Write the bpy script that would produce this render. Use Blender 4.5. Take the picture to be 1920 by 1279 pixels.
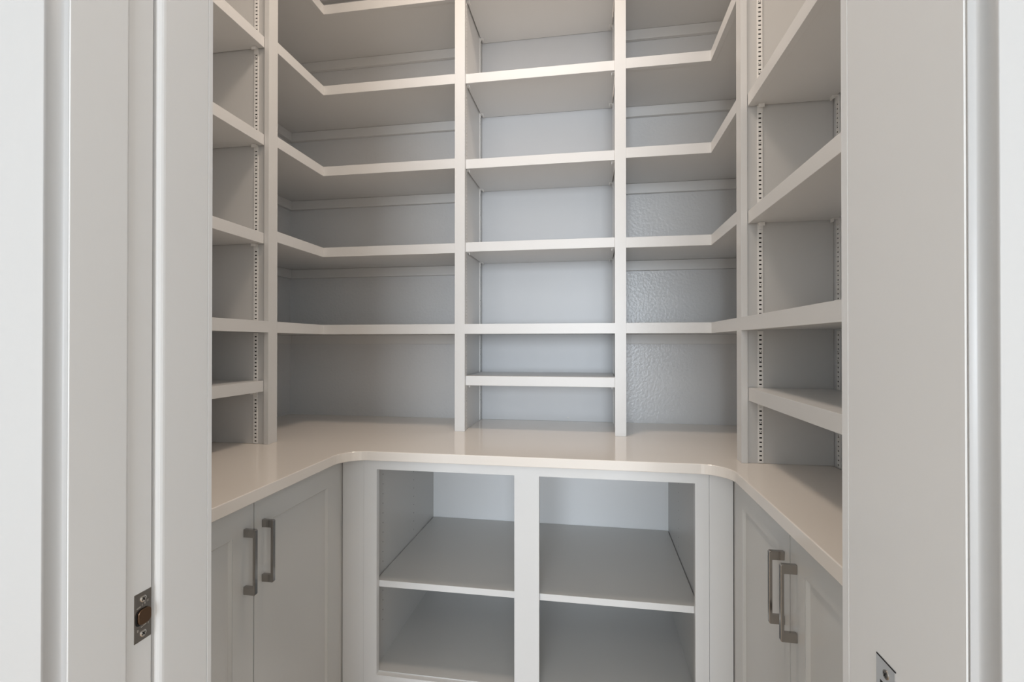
import bpy, bmesh, math
from mathutils import Vector
scene = bpy.context.scene
COL = scene.collection
for o in list(bpy.data.objects):
    bpy.data.objects.remove(o, do_unlink=True)

# ------------------------------------------------------------------ camera
EYE = 1.271                       # eye height; counter top is at 0.914
cd = bpy.data.cameras.new('camera'); cam = bpy.data.objects.new('camera', cd); COL.objects.link(cam)
cam.location = (0, 0, EYE)
cam.rotation_euler = (math.radians(90 + .289), 0, math.radians(9.3656))
cd.sensor_width = 36; cd.lens = 917.1 / 1920 * 36; cd.clip_start = .02; cd.clip_end = 50
scene.camera = cam
# ------------------------------------------------------------------ world, lights, exposure
w = bpy.data.worlds.new('world'); scene.world = w; w.use_nodes = True
w.node_tree.nodes['Background'].inputs[0].default_value = (.8, .88, 1, 1)
w.node_tree.nodes['Background'].inputs[1].default_value = .3
def area(name, loc, rot, sx, sy, power, color, shape='RECTANGLE'):
    l = bpy.data.lights.new(name, 'AREA'); l.shape = shape; l.size = sx
    if shape in ('RECTANGLE', 'ELLIPSE'): l.size_y = sy
    l.energy = power; l.color = color
    o = bpy.data.objects.new(name, l); COL.objects.link(o); o.location = loc
    o.rotation_euler = [math.radians(a) for a in rot]; return o
ROOM_H = 3.20
# warm lamp in the pantry ceiling, cool daylight from the hall window behind the photographer, added unseen fill light under the hall ceiling
area('pantry_ceiling_lamp', (-.30, 1.24, ROOM_H - .03), (0, 0, 0), .34, .34, 12.5, (1.0, .835, .695), 'DISK')
area('hall_window_daylight', (.15, -5.3, 1.6), (90, 0, 0), 2.4, 2.1, 225, (.84, .92, 1.0))
area('hall_fill_light', (-.2, -1.6, ROOM_H - .03), (0, 0, 0), .9, .9, 8, (1.0, .95, .90))
scene.view_settings.view_transform = 'Standard'; scene.view_settings.look = 'None'
scene.view_settings.gamma = 1; scene.view_settings.use_curve_mapping = False
scene.view_settings.exposure = 0.10

# ------------------------------------------------------------------ materials
def mat(name, color, rough=.4, metal=0, bump=0, scale=200, spec=.5, tint=0, coat=0, dist=.001):
    m = bpy.data.materials.new(name); m.use_nodes = True; nt = m.node_tree
    b = nt.nodes['Principled BSDF']
    b.inputs['Base Color'].default_value = (*color, 1); b.inputs['Roughness'].default_value = rough
    b.inputs['Metallic'].default_value = metal; b.inputs['Specular IOR Level'].default_value = spec
    b.inputs['Coat Weight'].default_value = coat
    tc = nt.nodes.new('ShaderNodeTexCoord')
    if tint:
        n = nt.nodes.new('ShaderNodeTexNoise'); n.inputs['Scale'].default_value = 3.5; n.inputs['Detail'].default_value = 4
        nt.links.new(tc.outputs['Object'], n.inputs['Vector'])
        mx = nt.nodes.new('ShaderNodeMix'); mx.data_type = 'RGBA'
        mx.inputs[6].default_value = (*[c * (1 - tint) for c in color], 1)
        mx.inputs[7].default_value = (*[min(1, c * (1 + tint)) for c in color], 1)
        nt.links.new(n.outputs['Fac'], mx.inputs[0]); nt.links.new(mx.outputs[2], b.inputs['Base Color'])
    if bump:
        n = nt.nodes.new('ShaderNodeTexNoise'); n.inputs['Scale'].default_value = scale; n.inputs['Detail'].default_value = 2
        nt.links.new(tc.outputs['Object'], n.inputs['Vector'])
        bp = nt.nodes.new('ShaderNodeBump'); bp.inputs['Strength'].default_value = bump; bp.inputs['Distance'].default_value = dist
        nt.links.new(n.outputs['Fac'], bp.inputs['Height']); nt.links.new(bp.outputs[0], b.inputs['Normal'])
    return m
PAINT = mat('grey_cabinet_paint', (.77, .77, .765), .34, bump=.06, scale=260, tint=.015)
PAINT_SHADED = mat('grey_paint_shaded', (.68, .68, .675), .34, bump=.06, scale=260, tint=.015)  # cabinet paint darkened: shade on the wing divider panels put into the colour
DOORP = mat('grey_door_paint', (.66, .665, .655), .26, bump=.05, scale=200, tint=.015)
WALLP = mat('grey_wall_paint', (.74, .75, .76), .28, bump=.5, dist=.003, scale=85, tint=.02)
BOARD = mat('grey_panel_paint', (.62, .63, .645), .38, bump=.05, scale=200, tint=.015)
BACKP = mat('pale_back_paint', (.80, .81, .82), .38, bump=.05, scale=200, tint=.015)
CARC = mat('grey_carcass_paint', (.62, .615, .60), .36, bump=.04, scale=200, tint=.02)
JAMB = mat('white_jamb_paint', (.77, .77, .77), .38, bump=.05, scale=180, tint=.01)
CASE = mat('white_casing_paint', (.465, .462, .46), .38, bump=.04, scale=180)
HALLW = mat('white_hall_paint', (.80, .80, .79), .6, bump=.1, scale=120)
CEIL = mat('white_ceiling_paint', (.82, .82, .80), .8, bump=.1, scale=120)
QUARTZ = mat('pale_quartz', (.88, .825, .765), .10, tint=.02, bump=.01, scale=60)
METAL = mat('satin_nickel', (.36, .345, .33), .18, 1, bump=.02, scale=300)
CHROME = mat('polished_nickel', (.90, .90, .90), .22, 1)
PLATE = mat('dull_nickel', (.30, .28, .26), .28, 1, bump=.08, scale=500)
BOLT = mat('bronze_bolt', (.20, .125, .08), .30, 1)
SCREW = mat('bright_screw', (.70, .66, .62), .15, 1)
TRACKM = mat('white_track_steel', (.95, .945, .93), .40, .0)
CLIPM = mat('white_clip_steel', (.93, .92, .90), .35, .0)
DARK = mat('dark_recess', (.012, .012, .012), .8)
WOOD = mat('pale_floor_boards', (.60, .47, .35), .45, tint=.12)

# ------------------------------------------------------------------ mesh helpers
def box(bm, x0, x1, y0, y1, z0, z1, mi=0):
    x0, x1 = sorted((x0, x1)); y0, y1 = sorted((y0, y1)); z0, z1 = sorted((z0, z1))
    v = [bm.verts.new(p) for p in ((x0,y0,z0),(x1,y0,z0),(x1,y1,z0),(x0,y1,z0),(x0,y0,z1),(x1,y0,z1),(x1,y1,z1),(x0,y1,z1))]
    for f in ((0,3,2,1),(4,5,6,7),(0,1,5,4),(1,2,6,5),(2,3,7,6),(3,0,4,7)):
        bm.faces.new([v[i] for i in f]).material_index = mi
def prism(bm, pts, z0, z1, mi=0):
    a = [bm.verts.new((x, y, z0)) for x, y in pts]; b = [bm.verts.new((x, y, z1)) for x, y in pts]
    n = len(pts)
    fs = [bm.faces.new(a[::-1]), bm.faces.new(b)] + [bm.faces.new((a[i], a[(i+1) % n], b[(i+1) % n], b[i])) for i in range(n)]
    for f in fs: f.material_index = mi
    bmesh.ops.recalc_face_normals(bm, faces=fs)
def finish(name, bm, mats, parent=None, bevel=0, segs=2, smooth=False, origin=None, kind=None):
    me = bpy.data.meshes.new(name)
    if origin is None:
        xs = [v.co for v in bm.verts]
        origin = Vector(((min(v.x for v in xs)+max(v.x for v in xs))/2, (min(v.y for v in xs)+max(v.y for v in xs))/2, min(v.z for v in xs)))
    origin = Vector(origin)
    bmesh.ops.translate(bm, verts=bm.verts, vec=-origin)
    bm.to_mesh(me); bm.free()
    for m in (mats if isinstance(mats, (list, tuple)) else [mats]): me.materials.append(m)
    o = bpy.data.objects.new(name, me); COL.objects.link(o)
    if parent is not None:
        o.parent = parent
        o.location = origin - world(parent)
    else: o.location = origin
    if bevel:
        b = o.modifiers.new('bevel', 'BEVEL'); b.width = bevel; b.segments = segs; b.limit_method = 'ANGLE'; b.angle_limit = math.radians(40)
    if smooth:
        for p in me.polygons: p.use_smooth = True
    if kind: o['kind'] = kind
    return o
def world(o):
    v = Vector(o.location)
    while o.parent: o = o.parent; v += Vector(o.location)
    return v
def B(name, dims, m, parent=None, bevel=0, kind=None):
    bm = bmesh.new(); box(bm, *dims); return finish(name, bm, m, parent, bevel, kind=kind)
def thing(name, label, cat, loc, group=None):
    o = bpy.data.objects.new(name, None); o.empty_display_size = .1; COL.objects.link(o); o.location = loc
    o['label'] = label; o['category'] = cat
    if group: o['group'] = group
    return o
Zr = lambda z: z + EYE
H = ROOM_H
CT = .914                                     # counter top height

# key planes (metres), from the measured photograph
XL, XR, YB, YF = -1.514, .694, 2.266, .6377   # pantry walls, inner faces
PXL, PXR, PYB = -1.132, .438, 1.923           # front planes of the upper shelving
XJL, XJR, YJN = -.5517, .291, .4400           # door jamb faces, near edge of the jamb

# ------------------------------------------------------------------ room shell
S = 'structure'
WT = .12
B('wall_back', (XL-WT, XR+WT, YB, YB+WT, 0, H), WALLP, kind=S)
B('wall_left', (XL-WT, XL, YF-.02, YB, 0, H), WALLP, kind=S)
B('wall_right', (XR, XR+WT, YF-.02, YB, 0, H), WALLP, kind=S)
B('floor', (-2.6, 2.6, -5.6, YB+WT, -.1, 0), WOOD, kind=S)
B('ceiling', (-2.6, 2.6, -5.6, YB+WT, H, H+.1), CEIL, kind=S)
DH = 2.44                                     # door head
bm = bmesh.new()                              # partition with the door opening
Y0, Y1 = .4387, .618
box(bm, -2.6, XJL-.15, Y0+.004, Y1, 0, H)     # cavity for the pocket door is left open beside this
box(bm, XJR+.02, 2.6, Y0+.004, Y1, 0, H)
box(bm, XJL-.15, XJR+.02, Y0+.004, Y1, DH+.02, H)
finish('wall_front', bm, HALLW, kind=S)
B('wall_hall_left', (-2.7, -2.6, -5.6, Y1, 0, H), HALLW, kind=S)
B('wall_hall_right', (2.6, 2.7, -5.6, Y1, 0, H), HALLW, kind=S)
bm = bmesh.new()                              # rear hall wall with its window opening
box(bm, -2.6, -1.15, -5.6, -5.5, 0, H); box(bm, 1.35, 2.6, -5.6, -5.5, 0, H)
box(bm, -1.15, 1.35, -5.6, -5.5, 0, .5); box(bm, -1.15, 1.35, -5.6, -5.5, 2.6, H)
finish('wall_hall_rear', bm, HALLW, kind=S)

# ------------------------------------------------------------------ door opening: jambs, casings, pocket door
# left jamb in two halves, the pocket door's edge showing between them
j = B('trim_1', (XJL-.022, XJL, YJN-.002, .5050, 0, DH), JAMB, bevel=.001, kind=S)
bm = bmesh.new()
pts = [(XJL-.10, .6377), (XJL-.10, .5465)]
r = .011
for k in range(7):
    a = math.radians(90*k/6); pts.append((XJL - r + r*math.sin(a), .5465 + r - r*math.cos(a)))
pts += [(XJL, .6285), (XJL-.0012, .6290), (XJL-.0012, .6296), (XJL, .6300), (XJL, .6372), (XJL-.0006, .6377)]
prism(bm, pts, 0, DH)
o = finish('trim_2', bm, JAMB, kind=S)
# right jamb
bm = bmesh.new()
pts = [(XJR+.022, YJN), (XJR+.022, .6366), (XJR+.002, .6366), (XJR, .6350), (XJR, .6212), (XJR+.0012, .6206), (XJR+.0012, .6198), (XJR, .6192), (XJR, YJN+.001), (XJR+.001, YJN)]
prism(bm, pts, 0, DH)
jr = finish('trim_3', bm, JAMB, kind=S)
B('trim_4', (XJL-.15, XJR+.022, YJN, .6366, DH, DH+.02), JAMB, kind=S)
# casings on the hall side: a flat board whose inner edge is a concave cove running down to the jamb
def casing(name, sx, xj, wid=.089):
    bm = bmesh.new(); yb, yf = YJN-.0015, YJN-.0205
    x0 = xj + sx*.0008
    pts = [(x0, yb+.001)]
    pts.append((x0, yb-.0012))
    cx, n = x0 + sx*.0, 12
    # cove: starts facing the hall, curves round to face the opening
    for k in range(n+1):
        a = math.radians(90*k/n)
        pts.append((x0 + sx*(.0004 + .0040*(k > 0) + .0042*math.sin(a)), yb-.0012 - .0170*(1-math.cos(a))))
    pts.append((x0 + sx*.0090, yf))
    pts += [(x0 + sx*(wid-.004), yf), (x0 + sx*wid, yf+.004), (x0 + sx*wid, yb+.001)]
    if sx > 0: pts = pts[::-1]
    prism(bm, pts, 0, DH+.05)
    o = finish(name, bm, CASE, kind=S)
    me = o.data
    for p in me.polygons:
        n = p.normal
        if abs(n.z) < .5 and p.area < .06 and abs(n.x) > .03 : p.use_smooth = True
    return o
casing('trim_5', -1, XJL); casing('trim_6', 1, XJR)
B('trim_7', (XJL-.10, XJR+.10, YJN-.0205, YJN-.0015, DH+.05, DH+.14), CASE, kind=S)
# pantry-side casings
for n, a, b in (('trim_8', XJL-.19, XJL-.102), ('trim_9', XJR+.024, XJR+.11)):
    B(n, (a, b, Y1, YF-.001, 0, DH), JAMB, bevel=.002, kind=S)
# pocket door
bm = bmesh.new(); box(bm, XJL-.78, XJL-.0035, .5078, .5424, .012, DH-.01)
door = finish('door_1', bm, JAMB, bevel=.0015, kind=S)
YP0, YP1, ZP0, ZP1 = .5178, .5412, Zr(-.3700), Zr(-.3100)
lp = B('latch_plate', (XJL-.0045, XJL-.0026, YP0, YP1, ZP0, ZP1), PLATE, door, bevel=.0005)
def disc_x(name, x, y, z, r, t, m, parent, sx=1, n=24, slot=True):
    """round flat screw head facing along x, with a crossed recess"""
    bm = bmesh.new()
    rings = []
    for (dx, rr) in ((0, r), (t*.6, r), (t, r*.8)):
        rings.append([bm.verts.new((x + sx*dx, y + rr*math.cos(2*math.pi*k/n), z + rr*math.sin(2*math.pi*k/n))) for k in range(n)])
    for a, b in zip(rings, rings[1:]):
        for k in range(n): bm.faces.new((a[k], a[(k+1) % n], b[(k+1) % n], b[k]))
    bm.faces.new(rings[-1]); bm.faces.new(rings[0][::-1])
    bmesh.ops.recalc_face_normals(bm, faces=bm.faces)
    if slot:
        for ang in (35, 125):
            c, s_ = math.cos(math.radians(ang)), math.sin(math.radians(ang)); L, W = r*.62, r*.15
            vs = [bm.verts.new((x + sx*(t+.0001), y + a*c - b*s_, z + a*s_ + b*c)) for a, b in ((-L,-W),(L,-W),(L,W),(-L,W))]
            bm.faces.new(vs).material_index = 1
    return finish(name, bm, [m, DARK], parent, smooth=False)
zc = (ZP0+ZP1)/2; yc = (YP0+YP1)/2
for dz in (.0215, -.0215):
    disc_x('screw', XJL-.0026, yc, zc+dz, .0042, .0011, SCREW, lp)
def pill(name, x0, x1, y, z, hw, hh, r, m, parent):
    bm = bmesh.new(); pts = []
    for cx, cy, a0 in ((hw-r, hh-r, 0), (-hw+r, hh-r, 90), (-hw+r, -hh+r, 180), (hw-r, -hh+r, 270)):
        for k in range(7):
            a = math.radians(a0 + 90*k/6); pts.append((cx + r*math.cos(a), cy + r*math.sin(a)))
    A = [bm.verts.new((x0, y+a, z+b)) for a, b in pts]; Bv = [bm.verts.new((x1, y+a, z+b)) for a, b in pts]
    n = len(pts); bm.faces.new(A); bm.faces.new(Bv[::-1])
    for k in range(n): bm.faces.new((A[k], A[(k+1) % n], Bv[(k+1) % n], Bv[k]))
    bmesh.ops.recalc_face_normals(bm, faces=bm.faces)
    return finish(name, bm, m, parent, bevel=.0006)
pill('bolt_recess', XJL-.0030, XJL-.00245, yc-.0008, zc-.0003, .0100, .0102, .0060, DARK, lp)
pill('bolt', XJL-.0035, XJL+.0002, yc+.0004, zc, .0088, .0092, .0055, BOLT, lp)
# worn stamped marks above and below the bolt (too worn to read in the photograph)
bm = bmesh.new()
for dy, dz, a, b in ((-.0075,.0122,.0012,.0010),(-.0048,.0128,.0014,.0009),(-.0012,.0142,.0004,.0014),(.0024,.0150,.0007,.0013),(.0062,.0155,.0013,.0004),(.0062,.0170,.0013,.0004),
                     (-.0072,-.0155,.0010,.0016),(-.0015,-.0128,.0012,.0006),(.0012,-.0122,.0011,.0008),(.0035,-.0120,.0010,.0006),(.0072,-.0125,.0005,.0013)):
    box(bm, XJL-.0026, XJL-.00252, yc+dy-a, yc+dy+a, zc+dz-b, zc+dz+b)
finish('stamped_mark', bm, SCREW, lp)
# strike plate on the right jamb
SY0, SY1, SZ1 = .5325, .5640, Zr(-.3212)
bm = bmesh.new(); hz = .0
y0, y1, z1 = SY0, SY1, SZ1; z0 = z1 - .070
oy0, oy1, oz0, oz1 = y0+.0065, y1-.0065, z0+.022, z1-.022
for d in ((y0, oy0, z0, z1), (oy1, y1, z0, z1), (oy0, oy1, z0, oz0), (oy0, oy1, oz1, z1)):
    box(bm, XJR-.0009, XJR-.0002, d[0], d[1], d[2], d[3])
sp = finish('strike_plate', bm, CHROME, jr)
B('strike_hole', (XJR-.0004, XJR-.0002, oy0, oy1, oz0, oz1), DARK, sp)
B('mortise_edge', (XJR-.0007, XJR-.0001, y0-.0008, y1+.0004, z1, z1+.0011), DARK, sp)
disc_x('screw', XJR-.0009, (y0+y1)/2-.001, z1-.0115, .0046, .0009, PLATE, sp, sx=-1)
disc_x('screw', XJR-.0009, (y0+y1)/2-.001, z0+.0115, .0046, .0009, PLATE, sp, sx=-1)

# ------------------------------------------------------------------ worktop
CXL, CXR, CYB, CTH = -.812, .392, 1.5227, .0307
def arc(cx, cy, r, a0, a1, n=14):
    return [(cx + r*math.cos(math.radians(a0+(a1-a0)*k/n)), cy + r*math.sin(math.radians(a0+(a1-a0)*k/n))) for k in range(n+1)]
R_ = .085
bm = bmesh.new()
g = .001
pts = [(CXL, YF+g), (XL+g, YF+g), (XL+g, YB-g), (XR-g, YB-g), (XR-g, YF+g), (CXR, YF+g)]
pts += arc(CXR-R_, CYB-R_, R_, 0, 90) + arc(CXL+R_, CYB-R_, R_, 90, 180)
prism(bm, pts, CT-CTH, CT)
wt = finish('worktop', bm, QUARTZ, bevel=.0022, segs=3)
wt['label'] = 'pale glossy U-shaped stone worktop with rounded inner corners on the base cabinets'; wt['category'] = 'worktop'

# ------------------------------------------------------------------ upper shelving, built in on the worktop
SH = thing('built_in_shelving', '', 'shelving', (-.35, 2.0, CT))
SH['label'] = 'pale grey built-in U-shaped shelving frame with posts and angled corner shelves above the worktop'
t, ST = .040, .019
UB, UT = CT + .0005, H - .001
FT, FB = Zr(.0789), Zr(.0789-.040)             # fixed shelf, top and bottom
X1, X2, X3, X4 = -.5530, -.5112, .0848, .1268
LY0, LY1 = 1.5665, 1.6160                      # left corner post
RY0, RY1 = 1.5535, 1.5995                      # right corner post
P0L, P0R = YF+.002, YF+.045                    # end posts against the front wall
# posts (face-frame stiles)
B('post', (X1, X2, PYB, PYB+ST, UB, UT), PAINT, SH)
B('post', (X3, X4, PYB, PYB+ST, UB, UT), PAINT, SH)
B('post', (PXL-ST+.002, PXL, LY0, LY1, UB, UT), PAINT, SH)
B('post', (PXR, PXR+ST-.001, RY0, RY1, UB, UT), PAINT, SH)
B('post', (PXL-ST, PXL, P0L, P0R, UB, UT), PAINT, SH)
B('post', (PXR, PXR+ST, P0L, P0R, UB, UT), PAINT, SH)
# divider panels, a little narrower than the posts in front of them
PI_ = .0065
B('divider_panel', (X1+PI_, X2-PI_, PYB+ST, YB-.001, UB, UT), PAINT, SH)
B('divider_panel', (X3+PI_, X4-PI_, PYB+ST, YB-.001, UB, UT), PAINT, SH)
B('divider_panel', (XL+.001, PXL-ST+.002, LY0+.0055, LY1-.004, UB, UT), PAINT_SHADED, SH)
B('divider_panel', (PXR+ST-.001, XR-.001, RY0+.0045, RY1-.004, UB, UT), PAINT_SHADED, SH)
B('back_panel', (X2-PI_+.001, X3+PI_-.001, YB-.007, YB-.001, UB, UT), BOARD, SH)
# corner shelves: L-shaped boards with a two-piece nosing mitred at the inner corner
CZ = [1.7905, 1.4449, 1.0987, .7533, .4078, .0789]
def nose(seg_pts, z0, z1, parent):
    bm = bmesh.new(); prism(bm, seg_pts, z0, z1); return finish('nosing', bm, PAINT, parent, bevel=.0006, segs=1)
def cleat(parent, dims): B('cleat', dims, PAINT, parent, bevel=.001)
e = .0006
for zt in CZ:
    z1 = Zr(zt); z0 = z1 - t; zb = z0 + .003
    fixed = zt < .1
    # left corner
    bm = bmesh.new()
    prism(bm, [(XL+e, LY1-.004+e), (PXL-ST, LY1-.004+e), (PXL-ST, PYB+ST), (X1+PI_-e, PYB+ST), (X1+PI_-e, YB-e), (XL+e, YB-e)], zb, z1-.0004)
    cs = finish('corner_shelf', bm, PAINT, SH)
    nose([(PXL, LY1), (PXL, PYB), (PXL-ST, PYB+ST), (PXL-ST, LY1)], z0, z1, cs)
    nose([(PXL, PYB), (X1, PYB), (X1, PYB+ST), (PXL-ST, PYB+ST)], z0, z1, cs)
    # right corner
    bm = bmesh.new()
    prism(bm, [(XR-e, RY1-.004+e), (XR-e, YB-e), (X4-PI_+e, YB-e), (X4-PI_+e, PYB+ST), (PXR+ST, PYB+ST), (PXR+ST, RY1-.004+e)], zb, z1-.0004)
    cs = finish('corner_shelf', bm, PAINT, SH)
    nose([(PXR, PYB), (PXR, RY1), (PXR+ST, RY1), (PXR+ST, PYB+ST)], z0, z1, cs)
    nose([(X4, PYB), (PXR, PYB), (PXR+ST, PYB+ST), (X4, PYB+ST)], z0, z1, cs)
    # cleats under each shelf, along the walls
    ch = .044
    cleat(SH, (XL+.0195, X1+PI_-e, YB-.0195, YB-e, zb-ch, zb-.0006))
    cleat(SH, (XL+e, XL+.019, LY1-.004+e, YB-e, zb-ch, zb-.0006))
    cleat(SH, (X4-PI_+e, XR-.0195, YB-.0195, YB-e, zb-ch, zb-.0006))
    cleat(SH, (XR-.019, XR-e, RY1-.004+e, YB-e, zb-ch, zb-.0006))
# fixed shelves between the posts with flush rails
def fixed(name, board, rail):
    b = B(name, board, PAINT, SH); B('rail', rail, PAINT, b); return b
fixed('fixed_shelf', (X2-PI_+e, X3+PI_-e, PYB+ST, YB-.008, FB+.003, FT-.0004), (X2, X3, PYB, PYB+ST-e, FB, FT))
fixed('fixed_shelf', (XL+e, PXL-ST, P0L, LY0+.005, FB+.003, FT-.0004), (PXL-ST+e, PXL, P0R, LY0, FB, FT))
fixed('fixed_shelf', (PXR+ST, XR-e, P0L, RY0+.004, FB+.003, FT-.0004), (PXR, PXR+ST-e, P0R, RY0, FB, FT))

# slotted tracks: real openings in a thin steel strip over a dark channel
PITCH = .01325
def track(axis, face, c0, c1, sgn, zA, zB):
    """axis 'y': strip lies on a face y=face and spans x c0..c1; axis 'x': on x=face and spans y c0..c1; sgn = way it faces"""
    bm = bmesh.new(); c0, c1 = sorted((c0, c1)); wd = c1-c0; s0, s1 = c0 + wd*.25, c1 - wd*.25
    th, dk = .0022, .0006
    def bx(a0, a1, d0, d1, z0, z1, mi=0):
        if axis == 'y': box(bm, a0, a1, face+sgn*d0, face+sgn*d1, z0, z1, mi)
        else: box(bm, face+sgn*d0, face+sgn*d1, a0, a1, z0, z1, mi)
    bx(c0, s0, 0, th, zA, zB); bx(s1, c1, 0, th, zA, zB); bx(s0, s1, 0, dk, zA, zB, 1)
    z = zA + .006; i = 0; prev = zA
    while z + PITCH < zB:
        bx(s0, s1, dk, th, prev, z); prev = z + .0042
        if i % 16 in (6, 8):
            m_ = (s0+s1)/2
            for q in (-1, 1):
                bx(m_ + q*wd*.17 - .0011, m_ + q*wd*.17 + .0011, th, th+.00012, z+.0065, z+.0085, 1)
        z += PITCH; i += 1
    bx(s0, s1, dk, th, prev, zB)
    return finish('slotted_track', bm, [TRACKM, DARK], SH)
TL = (-1.1925, -1.1762); TR = (.4850, .5000)
def spans(lo_hi, f):
    for a, b in lo_hi: f(a, b)
SP = [(CT+.002, FB-.002), (FT+.002, UT-.05)]
yLf, yRf = LY0+.0055, RY0+.0045
for a, b in SP:
    track('y', yLf, *TL, -1, a, b)
    track('y', yRf, *TR, -1, a, b)
    track('x', XR, 1.523, 1.539, -1, a, b)
    for yy in ((1.9600, 1.9745), (2.2130, 2.2275)):
        track('x', X2-PI_, *yy, 1, a, b)
        track('x', X3+PI_, *yy, -1, a, b)
def clip(axis, face, c, sgn, z, wd=.015):
    """bent steel clip hooked in the track, its lip under the shelf"""
    bm = bmesh.new()
    def pr(pts3, wdir):
        pass
    def bx(a0, a1, d0, d1, z0, z1):
        if axis == 'y': box(bm, a0, a1, face+sgn*d0, face+sgn*d1, z0, z1)
        else: box(bm, face+sgn*d0, face+sgn*d1, a0, a1, z0, z1)
    bx(c-wd/2, c+wd/2, .0024, .0040, z-.020, z-.0024)
    bx(c-wd/2-.001, c+wd/2+.001, .0024, .0175, z-.0024, z-.0006)
    bx(c-wd/2-.001, c+wd/2+.001, .0155, .0175, z-.0110, z-.0024)
    finish('shelf_clip', bm, CLIPM, SH)

# adjustable shelves: each rests loose on its clips
def loose_shelf(label, group, board, nosing):
    loc = ((board[0]+board[1])/2, (board[2]+board[3])/2, nosing[4])
    r = thing('adjustable_shelf', label, 'shelf', loc, group)
    B('board', board, PAINT, r); B('nosing', nosing, PAINT, r, bevel=.0008)
TA = .0385
cen = [(1.790, None), (1.4570, 'topmost straight shelf in view between the two centre posts'),
       (1.1050, 'straight centre shelf second from the top, between the two posts'),
       (.7540, 'straight centre shelf third from the top, between the two posts'),
       (.4135, 'straight centre shelf just above the eye-level fixed shelf'),
       (-.1325, 'lowest straight centre shelf, its top seen, close above the worktop')]
for z, lab in cen:
    if lab is None: continue
    z1 = Zr(z); z0 = z1-TA; ya = PYB+ST+.0005
    loose_shelf(lab, 'adjustable shelves of the centre bay', (X2-PI_+.005, X3+PI_-.005, ya+ST, YB-.010, z0+.0015, z1-.0004), (X2-PI_+.005, X3+PI_-.005, ya, ya+ST-.0003, z0, z1))
    for cy in (1.9672, 2.2202):
        clip('x', X2-PI_, cy, 1, z0+.0015); clip('x', X3+PI_, cy, -1, z0+.0015)
lef = [(1.0900, 'topmost straight shelf beside the door on the left wall'), (.7430, 'second straight shelf down on the left wall beside the door'),
       (.3922, 'third straight shelf down on the left wall, just above the fixed eye-level one'), (-.1322, 'lowest straight shelf on the left wall, close above the worktop')]
for z, lab in lef:
    z1 = Zr(z); z0 = z1-TA; xf = PXL-ST
    loose_shelf(lab, 'adjustable shelves on the left wall', (XL+.004, xf-ST, P0L, yLf-.004, z0+.0015, z1-.0004), (xf-ST+.0003, xf, P0L, yLf-.004, z0, z1))
    clip('y', yLf, sum(TL)/2, -1, z0+.0015)
rig = [(.7470, 'topmost straight shelf in view on the right wall, rising steeply out of the frame'), (.3960, 'second straight shelf down on the right wall, tan underside in view'),
       (-.1320, 'lowest straight shelf on the right wall, its top in view above the worktop')]
for z, lab in rig:
    z1 = Zr(z); z0 = z1-TA; xf = PXR+ST+.001
    loose_shelf(lab, 'adjustable shelves on the right wall', (xf+ST, XR-.004, P0L, yRf-.004, z0+.0015, z1-.0004), (xf, xf+ST-.0003, P0L, yRf-.004, z0, z1))
    clip('y', yRf, sum(TR)/2, -1, z0+.0015); clip('x', XR, 1.531, -1, z0+.0015)
# filled nail spot low on the centre back panel
bm = bmesh.new(); bmesh.ops.create_uvsphere(bm, u_segments=16, v_segments=8, radius=.0045)
bmesh.ops.scale(bm, vec=(1, .35, 1), verts=bm.verts); bmesh.ops.translate(bm, verts=bm.verts, vec=(-.113, YB-.0075, Zr(-.340)))
finish('filled_nail_spot', bm, PAINT, SH, smooth=True)

# ------------------------------------------------------------------ base cabinets
BT = CT - CTH - .001                           # top of the cabinets
FY = 1.5450                                    # face of the back run
DXL, DXR = -.838, .413                         # door faces of the side runs
DP = .019
# back run: open cabinet with a wide face frame and one full-width shelf
bc = thing('open_base_cabinet', 'open doorless grey base cabinet, two openings split by a wide stile, under the back worktop', 'cabinet', (-.2, 1.85, 0))
SX0, SX1, DZ = -.730, .320, Zr(-1.105)
def BB(n, d, m=CARC, bev=0): return B(n, d, m, bc, bevel=bev)
BYB = 2.185
BB('side_panel', (SX0-.018, SX0, FY+DP, BYB, .1, BT)); BB('side_panel', (SX1, SX1+.018, FY+DP, BYB, .1, BT))
BB('back_panel', (SX0, SX1, BYB, BYB+.006, .1, BT), BACKP)
BB('bottom_board', (SX0, SX1, FY+DP, BYB, DZ-.018, DZ)); BB('toe_kick', (SX0, SX1, FY+.06, FY+.075, 0, DZ-.018))
FO = [(-.7140, -.2473), (-.1680, .3040)]
FZ1 = Zr(-.4215); FZ0 = Zr(-1.108)
BB('stile', (-.7600, -.7140, FY, FY+DP, .1, BT), PAINT); BB('stile', (-.2473, -.1680, FY, FY+DP, .1, BT), PAINT)
BB('stile', (.3040, .3440, FY, FY+DP, .1, BT), PAINT)
for a, b in FO:
    BB('rail', (a, b, FY, FY+DP, FZ1, BT), PAINT); BB('rail', (a, b, FY, FY+DP, .1, FZ0), PAINT)
BB('corner_post', (DXL-.0195, DXL-.002, 1.5295, FY+DP, .1, BT), CARC); BB('corner_post', (DXR+.002, DXR+.0195, 1.5325, FY+DP, .1, BT), CARC)
BB('filler_strip', (DXL+.0005, -.7610, FY+.0015, FY+DP, .1, BT), PAINT, .0008); BB('filler_strip', (.3450, DXR-.0005, FY+.0015, FY+DP, .1, BT), PAINT, .0008)
bm = bmesh.new()                                # shelf-pin holes in the left side panel
for yy in (1.63, 1.93):
    for k in range(18):
        z = .30 + k*.034
        if abs(z - Zr(-.81)) < .02: continue
        c = [(yy + .0022*math.cos(a*math.pi/4), z + .0022*math.sin(a*math.pi/4)) for a in range(8)]
        for X in (SX0+.0003, SX1-.0003):
            bm.faces.new([bm.verts.new((X, p, q)) for p, q in c])
o = finish('pin_hole', bm, DARK, bc); o['kind'] = 'stuff'
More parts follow.
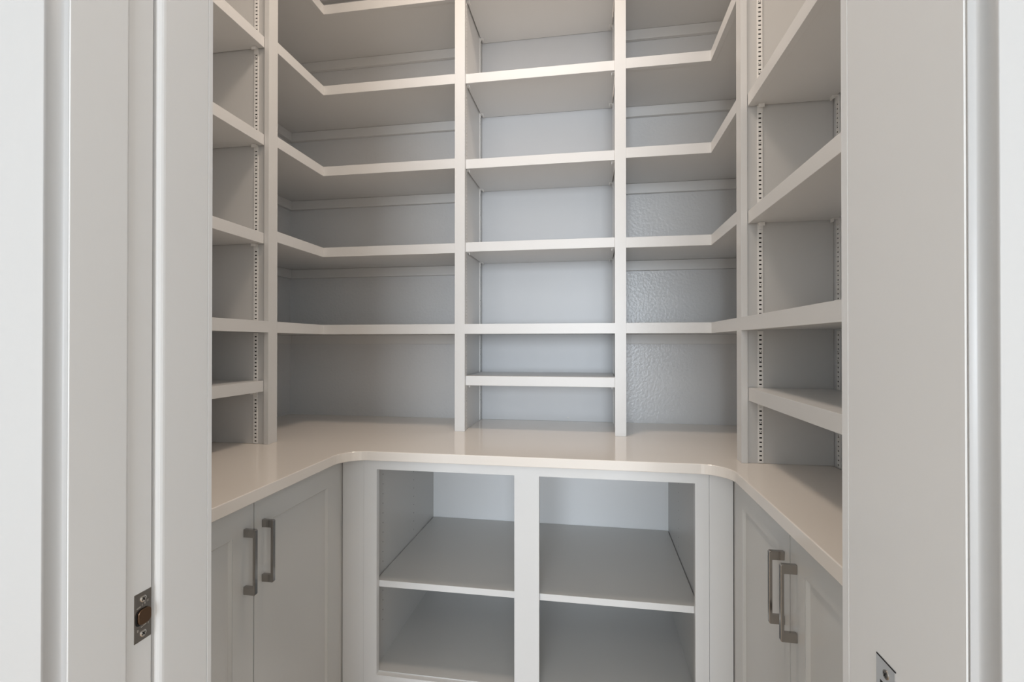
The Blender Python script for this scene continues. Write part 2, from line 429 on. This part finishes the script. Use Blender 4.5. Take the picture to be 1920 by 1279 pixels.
sh = thing('cabinet_shelf', 'full-width grey shelf with white front edge halfway up inside the open base cabinet', 'shelf', ((SX0+SX1)/2, 1.9, Zr(-.825)))
B('board', (SX0+.003, SX1-.003, FY+DP+.006, BYB-.003, Zr(-.8225), Zr(-.8030)), CARC, sh)
B('edge_band', (SX0+.003, SX1-.003, FY+DP+.003, FY+DP+.0058, Zr(-.8235), Zr(-.8025)), PAINT, sh)

def handle(xface, y, z0, z1, sx, parent):
    """square bow handle: flat bar with two square legs, softly rounded corners; sx points into the room"""
    bm = bmesh.new(); bw, bt_, pr = .0100, .0070, .0320
    pts = [(0, z1), (pr-.002, z1), (pr, z1-.003), (pr, z0+.003), (pr-.002, z0), (0, z0), (0, z0+.0195), (pr-bt_, z0+.0195), (pr-bt_, z1-.0195), (0, z1-.0195)]
    a = [bm.verts.new((xface + sx*p, y-bw/2, q)) for p, q in pts]; b = [bm.verts.new((xface + sx*p, y+bw/2, q)) for p, q in pts]
    n = len(pts); bm.faces.new(a); bm.faces.new(b[::-1])
    for k in range(n): bm.faces.new((a[k], b[k], b[(k+1) % n], a[(k+1) % n]))
    bmesh.ops.recalc_face_normals(bm, faces=bm.faces)
    return finish('handle', bm, METAL, parent, bevel=.0011, segs=2)
def door(xf, sx, y0, y1, z0, z1, parent, hy):
    """shaker door facing sx; outer face at xf"""
    st, rl, rec = .0715, .068, .0075
    xb = xf - sx*DP
    bm = bmesh.new()
    box(bm, xb, xf, y0, y0+st, z0, z1); box(bm, xb, xf, y1-st, y1, z0, z1)
    box(bm, xb, xf, y0+st, y1-st, z1-rl, z1); box(bm, xb, xf, y0+st, y1-st, z0, z0+rl)
    # sloped inner moulding round the panel
    iy0, iy1, iz0, iz1 = y0+st, y1-st, z0+rl, z1-rl; m = .006
    o_ = [(iy0, iz0), (iy1, iz0), (iy1, iz1), (iy0, iz1)]; i_ = [(iy0+m, iz0+m), (iy1-m, iz0+m), (iy1-m, iz1-m), (iy0+m, iz1-m)]
    ov = [bm.verts.new((xf - sx*.0015, a, b)) for a, b in o_]; iv = [bm.verts.new((xf - sx*rec, a, b)) for a, b in i_]
    for k in range(4): bm.faces.new((ov[k], ov[(k+1) % 4], iv[(k+1) % 4], iv[k]))
    d = finish('door', bm, DOORP, parent)
    B('panel', (xb, xf - sx*rec, iy0, iy1, iz0, iz1), DOORP, d)
    handle(xf, hy, Zr(-.611) if sx > 0 else Zr(-.614), Zr(-.452) if sx > 0 else Zr(-.4545), sx, d)
def side_cab(name, label, xf, sx, xw, y0, y1, seam, hy0, hy1):
    c = thing(name, label, 'cabinet', ((xf+xw)/2, (y0+y1)/2, 0))
    xb = xf - sx*(DP+.001)
    lo, hi = min(xb, xw), max(xb, xw)
    B('carcass', (lo, hi, YF+.002, FY-.004, .1, BT), CARC, c)
    k0, k1 = sorted((xb - sx*.06, xb - sx*.075)); B('toe_kick', (k0, k1, YF+.002, FY, 0, .1), CARC, c)
    zt = BT - .006
    door(xf, sx, y0, seam-.0018, .105, zt, c, hy0); door(xf, sx, seam+.0018, y1, .105, zt, c, hy1)
    return c
side_cab('base_cabinet', 'grey base cabinet with two shaker doors and bar handles under the left worktop', DXL, 1, XL+.002, .688, 1.527, 1.1065, 1.0735, 1.1405)
side_cab('base_cabinet', 'shallow grey base cabinet with two shaker doors and bar handles under the right worktop', DXR, -1, XR-.002, .715, 1.5300, 1.1225, 1.0895, 1.1565)
